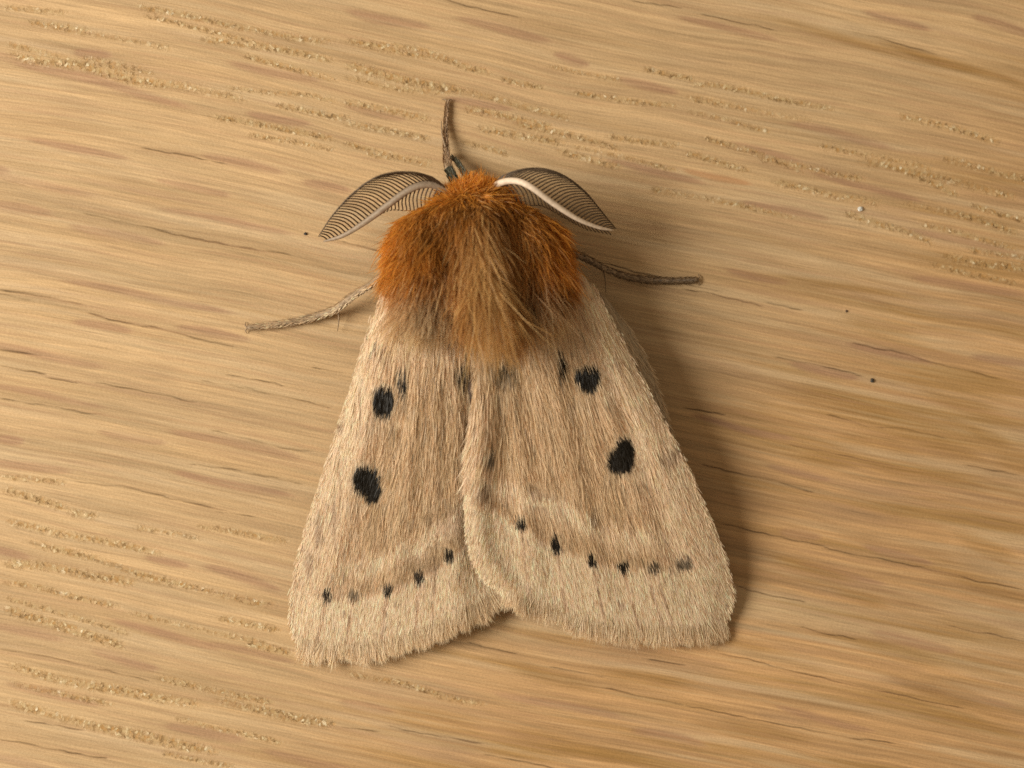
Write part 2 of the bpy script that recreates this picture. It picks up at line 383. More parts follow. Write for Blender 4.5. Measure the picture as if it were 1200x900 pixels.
CRK = T3(0, 0, [[(280, 745), (420, 775), (650, 830), (860, 870), (1040, 897)], [(0, 625), (100, 652)], [(500, 520), (640, 545), (800, 575)]]) \
    + T3(0, 300, [[(0, 120), (180, 148), (300, 170)], [(300, 200), (410, 228), (560, 255), (700, 293), (840, 320)], [(0, 385), (160, 415)], [(163, 427), (260, 440), (325, 452)],
    [(325, 442), (445, 465), (560, 485), (700, 515)], [(700, 437), (860, 465), (980, 490), (1172, 535)], [(0, 503), (370, 560)], [(740, 612), (900, 650), (1112, 695)],
    [(660, 728), (860, 760), (1070, 800)], [(255, 793), (430, 810), (600, 850), (800, 897)], [(1100, 390), (1210, 413)], [(800, 415), (1000, 455)]]) \
    + T3(0, 600, [[(-20, 478), (150, 505), (300, 538), (540, 600)], [(-20, 797), (150, 825), (270, 850), (390, 870)], [(760, -5), (900, 22)], [(80, 730), (300, 770)]]) \
    + T3(400, 600, [[(440, 455), (540, 480), (620, 500)], [(730, 540), (930, 580)], [(930, 618), (1060, 648), (1210, 677)], [(0, 755), (130, 775)], [(155, 753), (330, 785), (500, 816)],
    [(500, 852), (620, 875), (760, 902)], [(1080, 518), (1210, 537)]]) \
    + T3(800, 600, [[(110, 38), (280, 75), (420, 105), (640, 155), (870, 200), (1030, 240), (1230, 280)], [(185, 260), (290, 290), (440, 320)], [(410, 398), (500, 425), (620, 450)],
    [(110, 492), (260, 525), (400, 560), (600, 610), (800, 650), (1010, 697)], [(0, 675), (140, 705), (400, 755), (560, 790), (760, 818)], [(930, 400), (1220, 458)]]) \
    + T3(800, 300, [[(0, 115), (150, 145), (290, 180)], [(290, 165), (430, 190)], [(590, 302), (740, 335), (900, 380), (1130, 433)], [(320, 350), (640, 420)],
    [(55, 732), (280, 780), (470, 833)], [(0, 535), (150, 560)], [(510, 555), (660, 600)], [(680, 598), (790, 610), (930, 642)], [(370, 660), (800, 750)], [(990, 733), (1180, 768)]]) \
    + T3(400, 0, [[(360, -5), (520, 38), (640, 60)], [(-5, 845), (150, 885)], [(1020, 0), (1200, 30)]]) + T3(800, 0, [[(60, 45), (330, 105)], [(600, 110), (900, 190)]]) \
    + [[(672, 300), (720, 312), (760, 322), (800, 332), (850, 343)]]
for k, r in enumerate(CRK):
    u, v = seg(r); crack(u, v, .0058 + .0045 * rng.random(), .03, .70 + .2 * rng.random(), k * 1.37)

# the board goes on outside the picture with the same kinds of marks
for k in range(260):
    u0, v0 = rng.uniform(-16.5, 15), rng.uniform(-12.5, 12.5)
    if abs(u0 * ca - v0 * sa) < 6.3 and abs(u0 * sa + v0 * ca) < 4.8: continue
    L = rng.uniform(.6, 2.6); u = np.array([u0, u0 + L]); v = np.array([v0, v0 + rng.normal(0, .02)])
    if k % 3 == 0: crack(u, v, .011, .03, .8, k)
    elif k % 3 == 1: fleck(u, v, .06, .5, sd=k)
    else: pores(u, v, .035, 1, sd=k)

def build_board():
    nu, nv = UU.shape
    ver = np.stack([XX, YY, H - .004], 2).reshape(-1, 3)
    idx = np.arange(nu * nv).reshape(nu, nv)
    Q = np.stack([idx[:-1, :-1], idx[1:, :-1], idx[1:, 1:], idx[:-1, 1:]], 2).reshape(-1, 4)
    loop = np.concatenate([idx[:, 0], idx[-1, 1:], idx[-2::-1, -1], idx[0, -2:0:-1]])
    low = ver[loop].copy(); low[:, 2] = -2.4; n0 = len(ver); m = len(loop); a = np.arange(m); bq = (a + 1) % m
    Q2 = np.stack([loop[a], n0 + a, n0 + bq, loop[bq]], 1)
    col = np.concatenate([C.reshape(-1, 3), C.reshape(-1, 3)[loop]])
    ver = np.concatenate([ver, low])
    cs = [n0, n0 + nu - 1, n0 + nu - 1 + nv - 1, n0 + 2 * (nu - 1) + nv - 1]
    Q3 = np.array([[cs[3], cs[2], cs[1], cs[0]]])
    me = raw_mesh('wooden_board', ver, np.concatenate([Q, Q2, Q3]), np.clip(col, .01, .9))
    gv = np.stack([UU, WV, 0 * UU], 2).reshape(-1, 3); gv = np.concatenate([gv, gv[loop] + [0, 0, 2.4]]).astype(np.float32)
    a_ = me.attributes.new('grain', 'FLOAT_VECTOR', 'POINT'); a_.data.foreach_set('vector', gv.ravel())
    pv = PM.reshape(-1); pv = np.concatenate([pv, pv[loop] * 0]).astype(np.float32)
    a_ = me.attributes.new('pore', 'FLOAT', 'POINT'); a_.data.foreach_set('value', pv)
    return me
board = link('wooden_board', build_board(), M_wood, kind='structure',
             label='pale oak board with slanting grain, open pores and hairline cracks', cat='board')
board['category'] = 'board'

# ------------------------------------------------------------------ the moth
ORG = P(562, 420, 0.0)
moth = link('moth', None, None, label='furry beige moth with black wing spots and orange thorax resting on the oak board', cat='moth')
moth.location = ORG
def part(name, vqt, mat, parent=moth, kind=None, colors=None, label=None):
    v, q, t = vqt
    return link(name, raw_mesh(name, v - ORG, q, colors, t), mat, parent, kind, label)
NT = np.zeros((0, 3), int)

# ---- body: head, thorax and abdomen as one surface
SP = np.array([  # py, centre px, half width, half height, centre z
    [218, 557, .08, .08, .74], [226, 557, .27, .24, .75], [237, 557, .40, .34, .79], [246, 558, .60, .42, .80], [256, 558, .78, .46, .80], [270, 560, .86, .50, .80], [300, 561, .89, .54, .80],
    [335, 562, .80, .52, .79], [365, 563, .64, .47, .75], [392, 564, .54, .40, .68], [430, 565, .46, .34, .60], [500, 567, .44, .30, .50], [570, 569, .38, .26, .44], [630, 572, .22, .18, .36], [655, 573, .04, .05, .34]])
def body_at(py):
    return [np.interp(py, SP[:, 0], SP[:, k]) for k in range(1, 5)]
def body_pt(py, phi):
    cx, hw, hh, cz = body_at(py); c = P(cx, py, cz)
    return c + np.stack([hw * np.sin(phi), 0 * phi, hh * np.cos(phi)], -1)
pys = np.linspace(218, 655, 70); n = 28
ph = np.linspace(0, 2 * math.pi, n, endpoint=False)
BV = np.concatenate([body_pt(np.full(n, y), ph) for y in pys])
BQ = [(i * n + k, (i + 1) * n + k, (i + 1) * n + (k + 1) % n, i * n + (k + 1) % n) for i in range(len(pys) - 1) for k in range(n)]
BT = [(0, k, k + 1) for k in range(1, n - 1)] + [((len(pys) - 1) * n, (len(pys) - 1) * n + k + 1, (len(pys) - 1) * n + k) for k in range(1, n - 1)]
body = part('body', (BV, np.array(BQ), np.array(BT)), M_body)

# ---- wings
RC = [(655, 300), (686, 325), (709, 365), (735, 414), (765, 472), (794, 527), (819, 582), (841, 635), (853, 675), (856, 702), (846, 728)]
RM = [(846, 728), (822, 735), (780, 737), (730, 736), (690, 729), (650, 715), (620, 704), (596, 694)]
RI = [(575, 330), (564, 380), (558, 430), (554, 480), (549, 540), (547, 590), (551, 635), (565, 667), (596, 694)]
LC = [(455, 325), (442, 365), (426, 410), (408, 470), (389, 530), (371, 585), (357, 630), (348, 675), (343, 708), (345, 738), (354, 752)]
LM = [(354, 752), (385, 757), (430, 755), (480, 744), (525, 727), (560, 708), (588, 690)]
LI = [(545, 330), (556, 400), (562, 450), (565, 520), (570, 600), (578, 655), (588, 690)]

def prof(curve): c = spline(curve, 200); o = np.argsort(c[:, 1]); return c[o, 1], c[o, 0]
RCy, RCx = prof(RC); RIy, RIx = prof(RI); LCy, LCx = prof(LC); LIy, LIx = prof(LI)
HR = ([300, 360, 420, 500, 600, 690, 760], [1.08, 1.08, 1.0, .86, .64, .38, .24])
HE = ([300, 350, 420, 500, 580, 650, 700, 760], [.72, .76, .78, .75, .60, .37, .18, .08])

def wing_h(px, py, side):
    yc = np.clip(py, 300, 760)
    hr = np.interp(yc, *HR); he = np.interp(yc, *HE)
    if side > 0:
        xi = np.interp(py, RIy, RIx); xc = np.interp(py, RCy, RCx)
    else:
        xi = np.interp(py, LIy, LIx); xc = np.interp(py, LCy, LCx)
    d = (px - xi) * side
    t = np.clip(d / (np.abs(xc - xi) + 1), -.1, 1.15); tt = np.clip(t, 0, 1)
    z = he + (hr - he) * (1 - tt ** 1.5)
    z = z - .10 * smooth(.86, 1.12, t) * smooth(330, 420, py)
    ang = np.arctan2((px - 545) * side, py + 20)
    amp = smooth(380, 480, py) * smooth(755, 640, py) * smooth(1.0, .8, tt) * smooth(0, .15, tt)
    z = z + amp * (.012 * np.sin(ang * 62 + .8) + .007 * np.sin(ang * 121))
    if side > 0:
        z = z + .070 * np.exp(-((d - 13) / 16) ** 2) * smooth(430, 500, py) - .05 * np.exp(-((d - 48) / 26) ** 2) * smooth(390, 430, py) * smooth(640, 560, py)
        z = z + .035
    else:
        z = z - .12 * smooth(60, 0, d) * smooth(400, 460, py)
    return z

def coons(c0, m, c1, nu=60, nv=80):
    """base (c1[0]-c0[0]) , costa c0, margin m, inner c1"""
    A = spline(c1, nv); B = spline(c0, nv); E = spline(m, nu)[::-1]
    s = np.linspace(0, 1, nu)[:, None, None]; t = np.linspace(0, 1, nv)[None, :, None]
    D = (1 - np.linspace(0, 1, nu))[:, None] * A[0] + np.linspace(0, 1, nu)[:, None] * B[0]
    G = (1 - s) * A[None] + s * B[None] + (1 - t) * D[:, None] + t * E[:, None] \
        - ((1 - s) * (1 - t) * A[0] + s * (1 - t) * B[0] + (1 - s) * t * A[-1] + s * t * B[-1])
    return G

def sheet(G, zf, th=.02):
    nu, nv = G.shape[:2]
    z = zf(G[..., 0], G[..., 1]); top = P(G[..., 0], G[..., 1], z).reshape(-1, 3); bot = top - [0, 0, th]
    idx = np.arange(nu * nv).reshape(nu, nv); m = nu * nv
    Q = np.stack([idx[:-1, :-1], idx[1:, :-1], idx[1:, 1:], idx[:-1, 1:]], 2).reshape(-1, 4)
    loop = np.concatenate([idx[:, 0], idx[-1, 1:], idx[-2::-1, -1], idx[0, -2:0:-1]]); a = np.arange(len(loop)); b = (a + 1) % len(loop)
    Q3 = np.stack([loop[a], loop[a] + m, loop[b] + m, loop[b]], 1)
    return np.concatenate([top, bot]), np.concatenate([Q, Q[:, ::-1] + m, Q3]), NT

def inside(px, py, poly):
    c = np.zeros(px.shape, bool); x, y = poly[:, 0], poly[:, 1]; j = len(x) - 1
    for i in range(len(x)):
        k = ((y[i] > py) != (y[j] > py)) & (px < (x[j] - x[i]) * (py - y[i]) / (y[j] - y[i] + 1e-12) + x[i]); c ^= k; j = i
    return c

PALE = np.array([.95, .738, .535]); MID = np.array([.71, .520, .320]); BROWN = np.array([.36, .22, .11]); BLACK = np.array([.018, .013, .008])
SPOTS = {1: [(688, 441, 14, 15, 1, 1.04), (690, 449, 11, 10, 1, 1.04), (732, 530, 11, 16, 1, 1.04), (727, 541, 15, 15, 1, 1.04), (658, 425, 4, 10, .85, 1), (590, 428, 15, 20, .8, 2.2), (610, 611, 5, 6, .9, 1), (651, 637, 5, 8, .9, 1),
             (693, 656, 5, 6, .9, 1), (729, 663, 5, 6, .9, 1), (766, 663, 6, 6, .75, 1.4), (801, 660, 10, 6, .7, 1.6), (575, 535, 5, 7, .75, 1.3), (568, 577, 8, 9, .55, 1.5),
             (697, 606, 5, 7, .5, 1.4), (624, 572, 8, 4, .35, 1.5), (640, 580, 14, 4, .35, 1.6), (782, 537, 10, 6, .5, 1.4), (795, 530, 6, 4, .4, 1.3), (728, 710, 3, 5, .3, 1.4)],
         -1: [(450, 468, 12, 18, 1, 1.04), (446, 476, 8, 10, 1, 1.04), (429, 562, 15, 17, 1, 1.04), (436, 575, 10, 12, 1, 1.04), (472, 444, 5, 15, .95, 1.1), (477, 470, 3, 10, .4, 1.5), (541, 436, 8, 11, .75, 1.6), (384, 697, 5, 7, .85, 1.1), (415, 696, 6, 5, .6, 1.4),
              (455, 690, 4, 7, .85, 1.1), (491, 677, 5, 8, .85, 1.1), (526, 652, 5, 7, .85, 1.1), (396, 501, 6, 5, .4, 1.4), (440, 404, 3, 4, .6, 1), (452, 412, 3, 5, .5, 1),
              (503, 606, 4, 6, .45, 1.3), (497, 662, 18, 12, .28, 1.6), (530, 615, 12, 22, .30, 1.6), (374, 620, 4, 22, .35, 1.5), (392, 610, 3, 26, .3, 1.5), (362, 660, 4, 16, .3, 1.5)]}
YD = {1: ([545, 575, 610, 651, 693, 729, 766, 801, 840], [575, 590, 613, 639, 657, 664, 664, 661, 652]), -1: ([340, 384, 415, 455, 491, 526, 560], [694, 699, 697, 691, 678, 654, 620])}
YB = {1: ([555, 600, 640, 665, 700, 740, 780, 830], [556, 564, 580, 592, 608, 618, 620, 612]), -1: ([350, 380, 420, 460, 500, 545], [662, 660, 652, 640, 620, 588])}

def wing_color(px, py, side, r):
    N = len(px)
    jx = px + r.normal(0, .9, N); jy = py + r.normal(0, 1.7, N)
    yd = np.interp(jx, *YD[side]); yb = np.interp(jx, *YB[side])
    if side > 0: xi = np.interp(py, RIy, RIx); xc = np.interp(py, RCy, RCx)
    else: xi = np.interp(py, LIy, LIx); xc = np.interp(py, LCy, LCx)
    t = np.clip((px - xi) * side / (np.abs(xc - xi) + 1), 0, 1)
    wob = 9 * fbm(px / 13, py / 40, 191, 2); jb = jy + wob + r.normal(0, 3, N); jd = jy + .5 * wob
    pale = smooth(-5, 8, jd - yd)
    band = smooth(-4, 6, jb - yb) * smooth(34, 12, jb - yb) * (1.0 - .45 * smooth(.6, .95, t)) * np.clip(.95 + .4 * fbm(px / 16, py / 30, 193, 2), 0, 1)
    costa = smooth(.62, .9, t) * .75
    inner = smooth(.16, .05, t) * smooth(440, 520, py) * .6 if side > 0 else 0 * t
    basal = smooth(440, 380, py) * .55
    f = np.clip(np.maximum.reduce([pale, band, costa, inner, basal]) + .20 * fbm(px / 15, py / 75, 91 + side, 3) + .10, 0, 1)
    c = MID + (PALE - MID) * f[:, None]
    dk = smooth(-24, -4, jy - yd) * (1 - pale) * .26 * (1 - .6 * smooth(.7, .95, t))
    c = c + (dk * (.5 + .5 * fbm(px / 9, py / 12, 95, 2)))[:, None] * (BROWN - c)
    ang = np.arctan2((px - 545), py + 20)
    for vx, vy in ([(651, 637), (693, 656), (729, 663), (610, 611), (693, 462), (766, 663)] if side > 0 else [(455, 690), (415, 696), (491, 677), (384, 697), (520, 470)]):
        a0 = math.atan2(vx - 545, vy + 20); k = np.exp(-((ang - a0) * (py + 20) / 1.5) ** 2) * smooth(vy - 10, vy + 10, py) * .65 * np.clip(.7 + .6 * vnoise(px / 4, py / 14, 197), 0, 1)
        c = c + k[:, None] * (BROWN - c)
    nb = smooth(405, 345, py + r.normal(0, 14, N)) * smooth(130, 70, np.abs(px - 562)) * .6
    c = c + nb[:, None] * (np.array([.56, .36, .17]) - c)
    c = c * (1 + r.normal(0, .11, N))[:, None] * (1 + .012 * r.normal(0, 1, (N, 3)))
    # scattered single dark hairs
    odd = r.random(N) < .03; c[odd] = c[odd] * .5
    for sx, sy, rx, ry, st, soft in SPOTS[side]:
        if rx < 11: rx, ry, st = rx + .5, ry + .4, min(1, st * 1.15)
        q = ((jx - sx) / rx) ** 2 + ((jy - sy) / ry) ** 2
        k = smooth(1.15 + .5 * (soft - 1), 1.0 - .55 * (soft - 1), np.sqrt(q)) * st
        if soft > 1.05: k = k * (r.random(N) < .85)
        tgt = BLACK if st > .65 else np.array([.20, .105, .045])
        c = c + k[:, None] * (tgt - c)
    return np.clip(c, .006, .93)

def hairs(px, py, side, L, dirx, diry, lift, half, r, K=4, zfun=None, colfun=None, rollsd=.7, tipfade=1.12, blunt=None):
    """hair-like scales lying on a wing; root pixel positions, lengths in px"""
    N = len(px); t = np.linspace(0, 1, K)[None]
    bend = r.normal(0, .08, N)[:, None]
    qx = px[:, None] + L[:, None] * (t * dirx[:, None] - bend * t ** 2 * diry[:, None])
    qy = py[:, None] + L[:, None] * (t * diry[:, None] + bend * t ** 2 * dirx[:, None])
    z = zfun(qx, qy) + .004 + (lift[:, None] * np.sin(t * 1.9) / .95) * L[:, None] / 100
    Pt = P(qx, qy, np.maximum(z, .015))
    wd = half[:, None] * np.array([.75, 1.0, .85, .10] if K == 4 else np.interp(np.linspace(0, 1, K), [0, .4, .75, 1], [.7, 1, .8, .08]))[None]
    if blunt is not None: wd[:, -1] += half * .5 * blunt
    c0 = colfun(px + L * dirx * .5, py + L * diry * .5)
    cc = c0[:, None, :] * np.linspace(.86, tipfade, K)[None, :, None]
    # surface normal
    e = 3.0
    zx = (zfun(px + e, py) - zfun(px - e, py)) / (2 * e) * 100; zy = -(zfun(px, py + e) - zfun(px, py - e)) / (2 * e) * 100
    nn = np.stack([-zx, -zy, np.ones(N)], 1); nn /= np.linalg.norm(nn, axis=1)[:, None]
    return ribbons(Pt, wd, nn, np.clip(cc, .005, .94), r.normal(0, rollsd * .6, N))

def make_wing(side, C_, M_, I_, nh):
    r = np.random.default_rng(100 + side)
    zf = lambda x, y: wing_h(x, y, side)
    wing = part('forewing', sheet(coons(C_, M_, I_), lambda x, y: zf(x, y) - .015), M_memb)
    poly = np.concatenate([spline(C_, 120), spline(M_, 80)[1:], spline(I_, 120)[::-1][1:]])
    x0, y0 = poly.min(0) - 2; x1, y1 = poly.max(0) + 2
    px = r.uniform(x0, x1, nh * 3); py = r.uniform(y0, y1, nh * 3); k = inside(px, py, poly)
    px, py = px[k][:nh], py[k][:nh]
    N = len(px)
    a = np.arctan2(px - 545, py + 20) + .13 * fbm(px / 45, py / 70, 55, 2) + r.normal(0, .055, N)
    if side > 0: xi = np.interp(py, RIy, RIx); xc = np.interp(py, RCy, RCx)
    else: xi = np.interp(py, LIy, LIx); xc = np.interp(py, LCy, LCx)
    t = np.clip((px - xi) * side / (np.abs(xc - xi) + 1), 0, 1)
    inn = smooth(.2, 0, t)
    a = a + side * (-.30 * inn * smooth(430, 520, py)) + side * .02 * smooth(.8, 1, t)
    L = np.interp(py, [300, 420, 520, 620, 760], [46, 38, 30, 18, 13]) * r.uniform(.65, 1.3, N)
    L = L * (1 - .25 * smooth(.7, .9, t)) * (1 - .35 * smooth(.92, 1, t)); a = a - side * .05 * smooth(.9, 1, t)
    lift = r.gamma(2.0, .011, N) + .004
    half = r.uniform(.0030, .0058, N) * np.interp(py, [300, 500, 650], [1.15, 1.0, .9])
    outer = smooth(-30, 25, py - np.interp(px, *YD[side]))
    L = L * (1 - outer) + outer * r.uniform(7, 12, N); half = half + outer * r.uniform(.001, .0035, N); lift = lift * (1 - .4 * outer)
    for sx, sy, rx, ry, st, soft in SPOTS[side]:
        if rx > 10: L = np.where((np.abs(px - sx) < rx + 14) & (py > sy - ry - 34) & (py < sy + ry + 4), L * .55, L)
    v, q, c = hairs(px, py, side, L, np.sin(a), np.cos(a), lift, half, r, 4, zf, lambda x, y: wing_color(x, y, side, r), blunt=outer)
    part('wing_scales', (v, q, NT), M_scale, wing, 'stuff', c)
    # margin fringe
    m = spline(M_, 3000); nf = 14000
    i = r.integers(0, len(m), nf); f = m[i] + r.normal(0, 2.2, (nf, 2)); f[:, 1] -= np.abs(r.normal(0, 3, nf))
    tgm = np.gradient(m, axis=0)[i]; nrm = np.stack([-tgm[:, 1], tgm[:, 0]], 1); nrm /= np.linalg.norm(nrm, axis=1)[:, None]
    nrm *= np.sign(nrm[:, 1:2] + 1e-6)
    cl = .25 * vnoise(f[:, 0] / 5, f[:, 1] * 0, 77)
    aa = np.arctan2(nrm[:, 0], nrm[:, 1]) * .55 + np.arctan2(f[:, 0] - 545, f[:, 1] + 20) * .35 + cl + r.normal(0, .12, nf)
    Lf = r.uniform(11, 22, nf) * (1 + .25 * vnoise(f[:, 0] / 7, f[:, 1] * 0, 78)) * (1.12 if side < 0 else 1)
    fc = lambda x, y: np.clip((np.array([.90, .71, .49]) * (1 - .15 * r.random(len(x)))[:, None]) * (1 + .1 * r.normal(0, 1, len(x)))[:, None], .02, .9)
    v, q, c = hairs(f[:, 0], f[:, 1], side, Lf, np.sin(aa), np.cos(aa), r.normal(.0, .04, nf), r.uniform(.0020, .0036, nf), r, 4, zf, fc, .9)
    part('wing_fringe', (v, q, NT), M_scale, wing, 'stuff', c)
    # costal and inner edge: short hairs that break the outline
    e = np.concatenate([spline(C_, 1800), spline(I_, 1200)]); ne = len(e)
    f = e + r.normal(0, 1.6, (ne, 2)); k = f[:, 1] > 330; f = f[k]; ne = len(f)
    out = np.where(np.abs(f[:, 0] - 560) > 45, np.sign(f[:, 0] - 560) * .10, -side * .25)
    aa = np.arctan2(f[:, 0] - 545, f[:, 1] + 20) + out * r.uniform(.2, 1.4, ne)
    v, q, c = hairs(f[:, 0], f[:, 1], side, r.uniform(4, 10, ne), np.sin(aa), np.cos(aa), r.normal(.04, .07, ne), r.uniform(.003, .0055, ne), r, 4, zf,
                    lambda x, y: wing_color(x, y, side, r), .9)
    part('edge_hair', (v, q, NT), M_scale, wing, 'stuff', c)
    return wing

wl = make_wing(-1, LC, LM, LI, 95000)
wr = make_wing(1, RC, RM, RI, 98000)
wl['label'] = 'forewing with two large black spots, its inner edge tucked under the other wing'
wr['label'] = 'forewing with two large black spots, its inner edge lying over the other wing'

# ---- hindwings, tucked below
def make_hindwing(side):
    r = np.random.default_rng(300 + side)
    if side > 0:
        c0 = [(665, 318), (702, 342), (727, 370), (748, 403), (764, 440), (777, 478), (786, 515), (798, 560), (803, 600)]
        m = [(805, 600), (780, 640), (720, 660), (660, 665), (610, 650)]; c1 = [(600, 340), (592, 420), (590, 520), (595, 600), (610, 650)]
    else:
        c0 = [(462, 330), (446, 370), (432, 410), (416, 460), (405, 510), (395, 560), (392, 600)]
        m = [(392, 600), (410, 640), (460, 665), (500, 665), (530, 650)]; c1 = [(530, 340), (535, 420), (538, 520), (535, 600), (530, 650)]
    def zf(x, y): return np.minimum(wing_h(x, y, side) - .17 - .08 * smooth(400, 520, y), .62) - .06 * smooth(30, 0, np.abs(x - np.interp(y, *prof(c0))))
    hw = part('hindwing', sheet(coons(c0, m, c1, 40, 50), zf), M_memb)
    px = r.uniform(380, 820, 60000); py = r.uniform(320, 670, 60000)
    poly = np.concatenate([spline(c0, 80), spline(m, 60)[1:], spline(c1, 80)[::-1][1:]])
    k = inside(px, py, poly) & (np.abs(px - np.interp(py, *prof(c0))) < 40); px, py = px[k], py[k]; N = len(px)
    a = np.arctan2(px - 545, py - 60) + r.normal(0, .08, N)
    fc = lambda x, y: np.clip(np.array([.72, .58, .41]) * (1 + r.normal(0, .10, len(x)))[:, None], .02, .9)
    v, q, c = hairs(px, py, side, r.uniform(14, 24, N), np.sin(a), np.cos(a), r.uniform(.0, .08, N), r.uniform(.006, .010, N), r, 4, zf, fc)
    part('wing_scales', (v, q, NT), M_scale, hw, 'stuff', c)
make_hindwing(-1); make_hindwing(1)

# ---- thorax and head fur
def fur():
    r = np.random.default_rng(500)
    N = 72000; K = 5
    py = np.concatenate([r.uniform(218, 248, 7500), r.uniform(240, 366, N - 7500)])
    lim = np.interp(py, [218, 290, 320, 345, 370], [1.9, 1.9, 1.65, 1.3, .8])
    phi = r.uniform(-1, 1, N) * lim
    root = body_pt(py, phi)
    cx, hw, hh, cz = body_at(py)
    nr = np.stack([np.sin(phi) / hw, 0 * phi, np.cos(phi) / hh], 1)
    nr /= np.linalg.norm(nr, axis=1)[:, None]
    front = smooth(255, 228, py); shoulder = smooth(300, 255, py) * (1 - front)
    nr[:, 1] += .40 * front + .35 * shoulder; nr /= np.linalg.norm(nr, axis=1)[:, None]
    dx = root[:, 0] - P(563 + (py - 300) * .08, py, .9)[:, 0]
    ax = np.abs(dx)
    crest = np.exp(-(ax / .14) ** 2) * smooth(240, 262, py); valley = np.exp(-((ax - .36) / .14) ** 2) * smooth(245, 262, py) * smooth(385, 345, py)
    neck = np.exp(-((py - 246) / 7) ** 2)
    side = np.abs(np.sin(phi)) ** 3
    root = root + nr * (.10 * crest - .04 * valley - .015 * neck)[:, None]
    back = np.stack([np.sign(dx) * (.04 + .12 * ax) + r.normal(0, .20, N), -np.ones(N), 0 * dx], 1)
    back[:, 0] += .30 * smooth(.32, 0, ax) * np.where(dx < 0, 1, .2)       # the crest leans a little
    back[:, 1] += 1.2 * front + .35 * shoulder * side
    back /= np.linalg.norm(back, axis=1)[:, None]
    d0 = nr * (.95 + .2 * crest - .3 * valley)[:, None] + back * .55 + r.normal(0, 1, (N, 3)) * (.20 + .22 * front)[:, None]
    d0 /= np.linalg.norm(d0, axis=1)[:, None]
    d1 = back * 1.0 + nr * (.12 + .30 * side + .35 * front)[:, None] + np.array([0, 0, -.16]) + r.normal(0, .20, (N, 3))
    d1 /= np.linalg.norm(d1, axis=1)[:, None]
    L = np.interp(py, [218, 245, 270, 320, 360, 385], [.16, .26, .40, .54, .60, .56]) * (r.uniform(.55, 1.2, N) + smooth(300, 345, py) * r.uniform(-.25, .3, N))
    L *= (1 + .45 * crest - .28 * valley) * (1 - .38 * side * smooth(360, 330, py)) * (1 - .1 * neck)
    t = np.linspace(0, 1, K)[None, :, None]
    # tufts
    ci = r.choice(N, 520, replace=False)
    best = np.full(N, 1e9); own = np.zeros(N, int)
    jr = root + r.normal(0, .035, root.shape)
    for k in ci:
        d = ((jr - root[k]) ** 2).sum(1); m = d < best; best[m] = d[m]; own[m] = k
    tone = r.normal(0, 1, N)[own]; L = L * (1 + .14 * r.normal(0, 1, N)[own])
    kink = r.normal(0, .16, (N, 3)); d1 = d1 + kink[own]
    Pt = root[:, None] + L[:, None, None] * (d0[:, None] * t + (d1 - d0)[:, None] * t ** 2 * .62)
    stray = r.random(N) < .11; L = np.where(stray, L * 1.3, L)
    Pt = np.where(stray[:, None, None], root[:, None] + L[:, None, None] * (d0[:, None] * t + (d1 - d0)[:, None] * t ** 2 * .62), Pt)
    str_ = np.where(stray, .1, 1)[:, None, None] * ((.70 - .3 * front - .25 * side) * r.uniform(.15, 1, N))[:, None, None]
    Pt = Pt + (Pt[own] - Pt) * str_ * t ** 1.3
    # lie on the wings, not in them
    q = Pt.reshape(-1, 3)
    v = q - cam_pos; zc = v @ fw; ppx = 600 + (v @ rt) / zc / TX * 600; ppy = 450 - (v @ up) / zc / TX * 600
    zw = np.where(ppx > 560, wing_h(ppx, ppy, 1), wing_h(ppx, ppy, -1))
    onw = (ppx > np.interp(ppy, LCy, LCx)) & (ppx < np.interp(ppy, RCy, RCx)) & (ppy > 330)
    zmin = np.where(onw, zw + .02 + .08 * r.random(len(q)), .05)
    q[:, 2] = np.maximum(q[:, 2], zmin); Pt = q.reshape(N, K, 3)
    # colours: rusty orange in front and at the sides, dark roots, straw tips behind and on the crest
    ora = np.array([.80, .355, .052]); brn = np.array([.38, .150, .030]); straw = np.array([.84, .57, .245]); pal = np.array([.86, .67, .42])
    big = ppy.reshape(N, K)[:, -1]
    f_straw = np.clip(-.06 + .62 * crest * smooth(250, 290, py) + .26 * smooth(330, 400, big) + .34 * fbm(root[:, 0] * 3, root[:, 1] * 3, 501, 2) + .12 * tone + .55 * (r.random(N) < .14) - .35 * front - .3 * side, 0, 1)
    f_or = np.clip(.9 * side * smooth(350, 305, py) + .8 * front + .14 + .35 * fbm(root[:, 0] * 2.5 + 7, root[:, 1] * 2.5, 505, 2), 0, 1)
    tip = brn + (ora - brn) * f_or[:, None]; tip = tip + (straw - tip) * f_straw[:, None]
    fp = smooth(340, 398, big + r.normal(0, 12, N)) * smooth(.15, .5, ax) * .9
    tip = tip + (pal - tip) * fp[:, None]
    rt_ = brn * .7 + (ora * .8 - brn * .7) * (f_or * .6)[:, None]
    s = np.linspace(0, 1, K)[None, :, None] ** .9
    cc = (rt_[:, None] * (1 - s) + tip[:, None] * s) * (1 + r.normal(0, .16, N) + .12 * tone)[:, None, None]
    half = r.uniform(.0032, .0062, N)[:, None] * np.interp(np.linspace(0, 1, K), [0, .3, .7, 1], [.8, 1, .75, .1])[None]
    return ribbons(Pt, half, nr, np.clip(cc, .006, .9), r.uniform(-1.3, 1.3, N))
v, q, c = fur()
part('thorax_fur', (v, q, NT), M_fur, body, 'stuff', c)

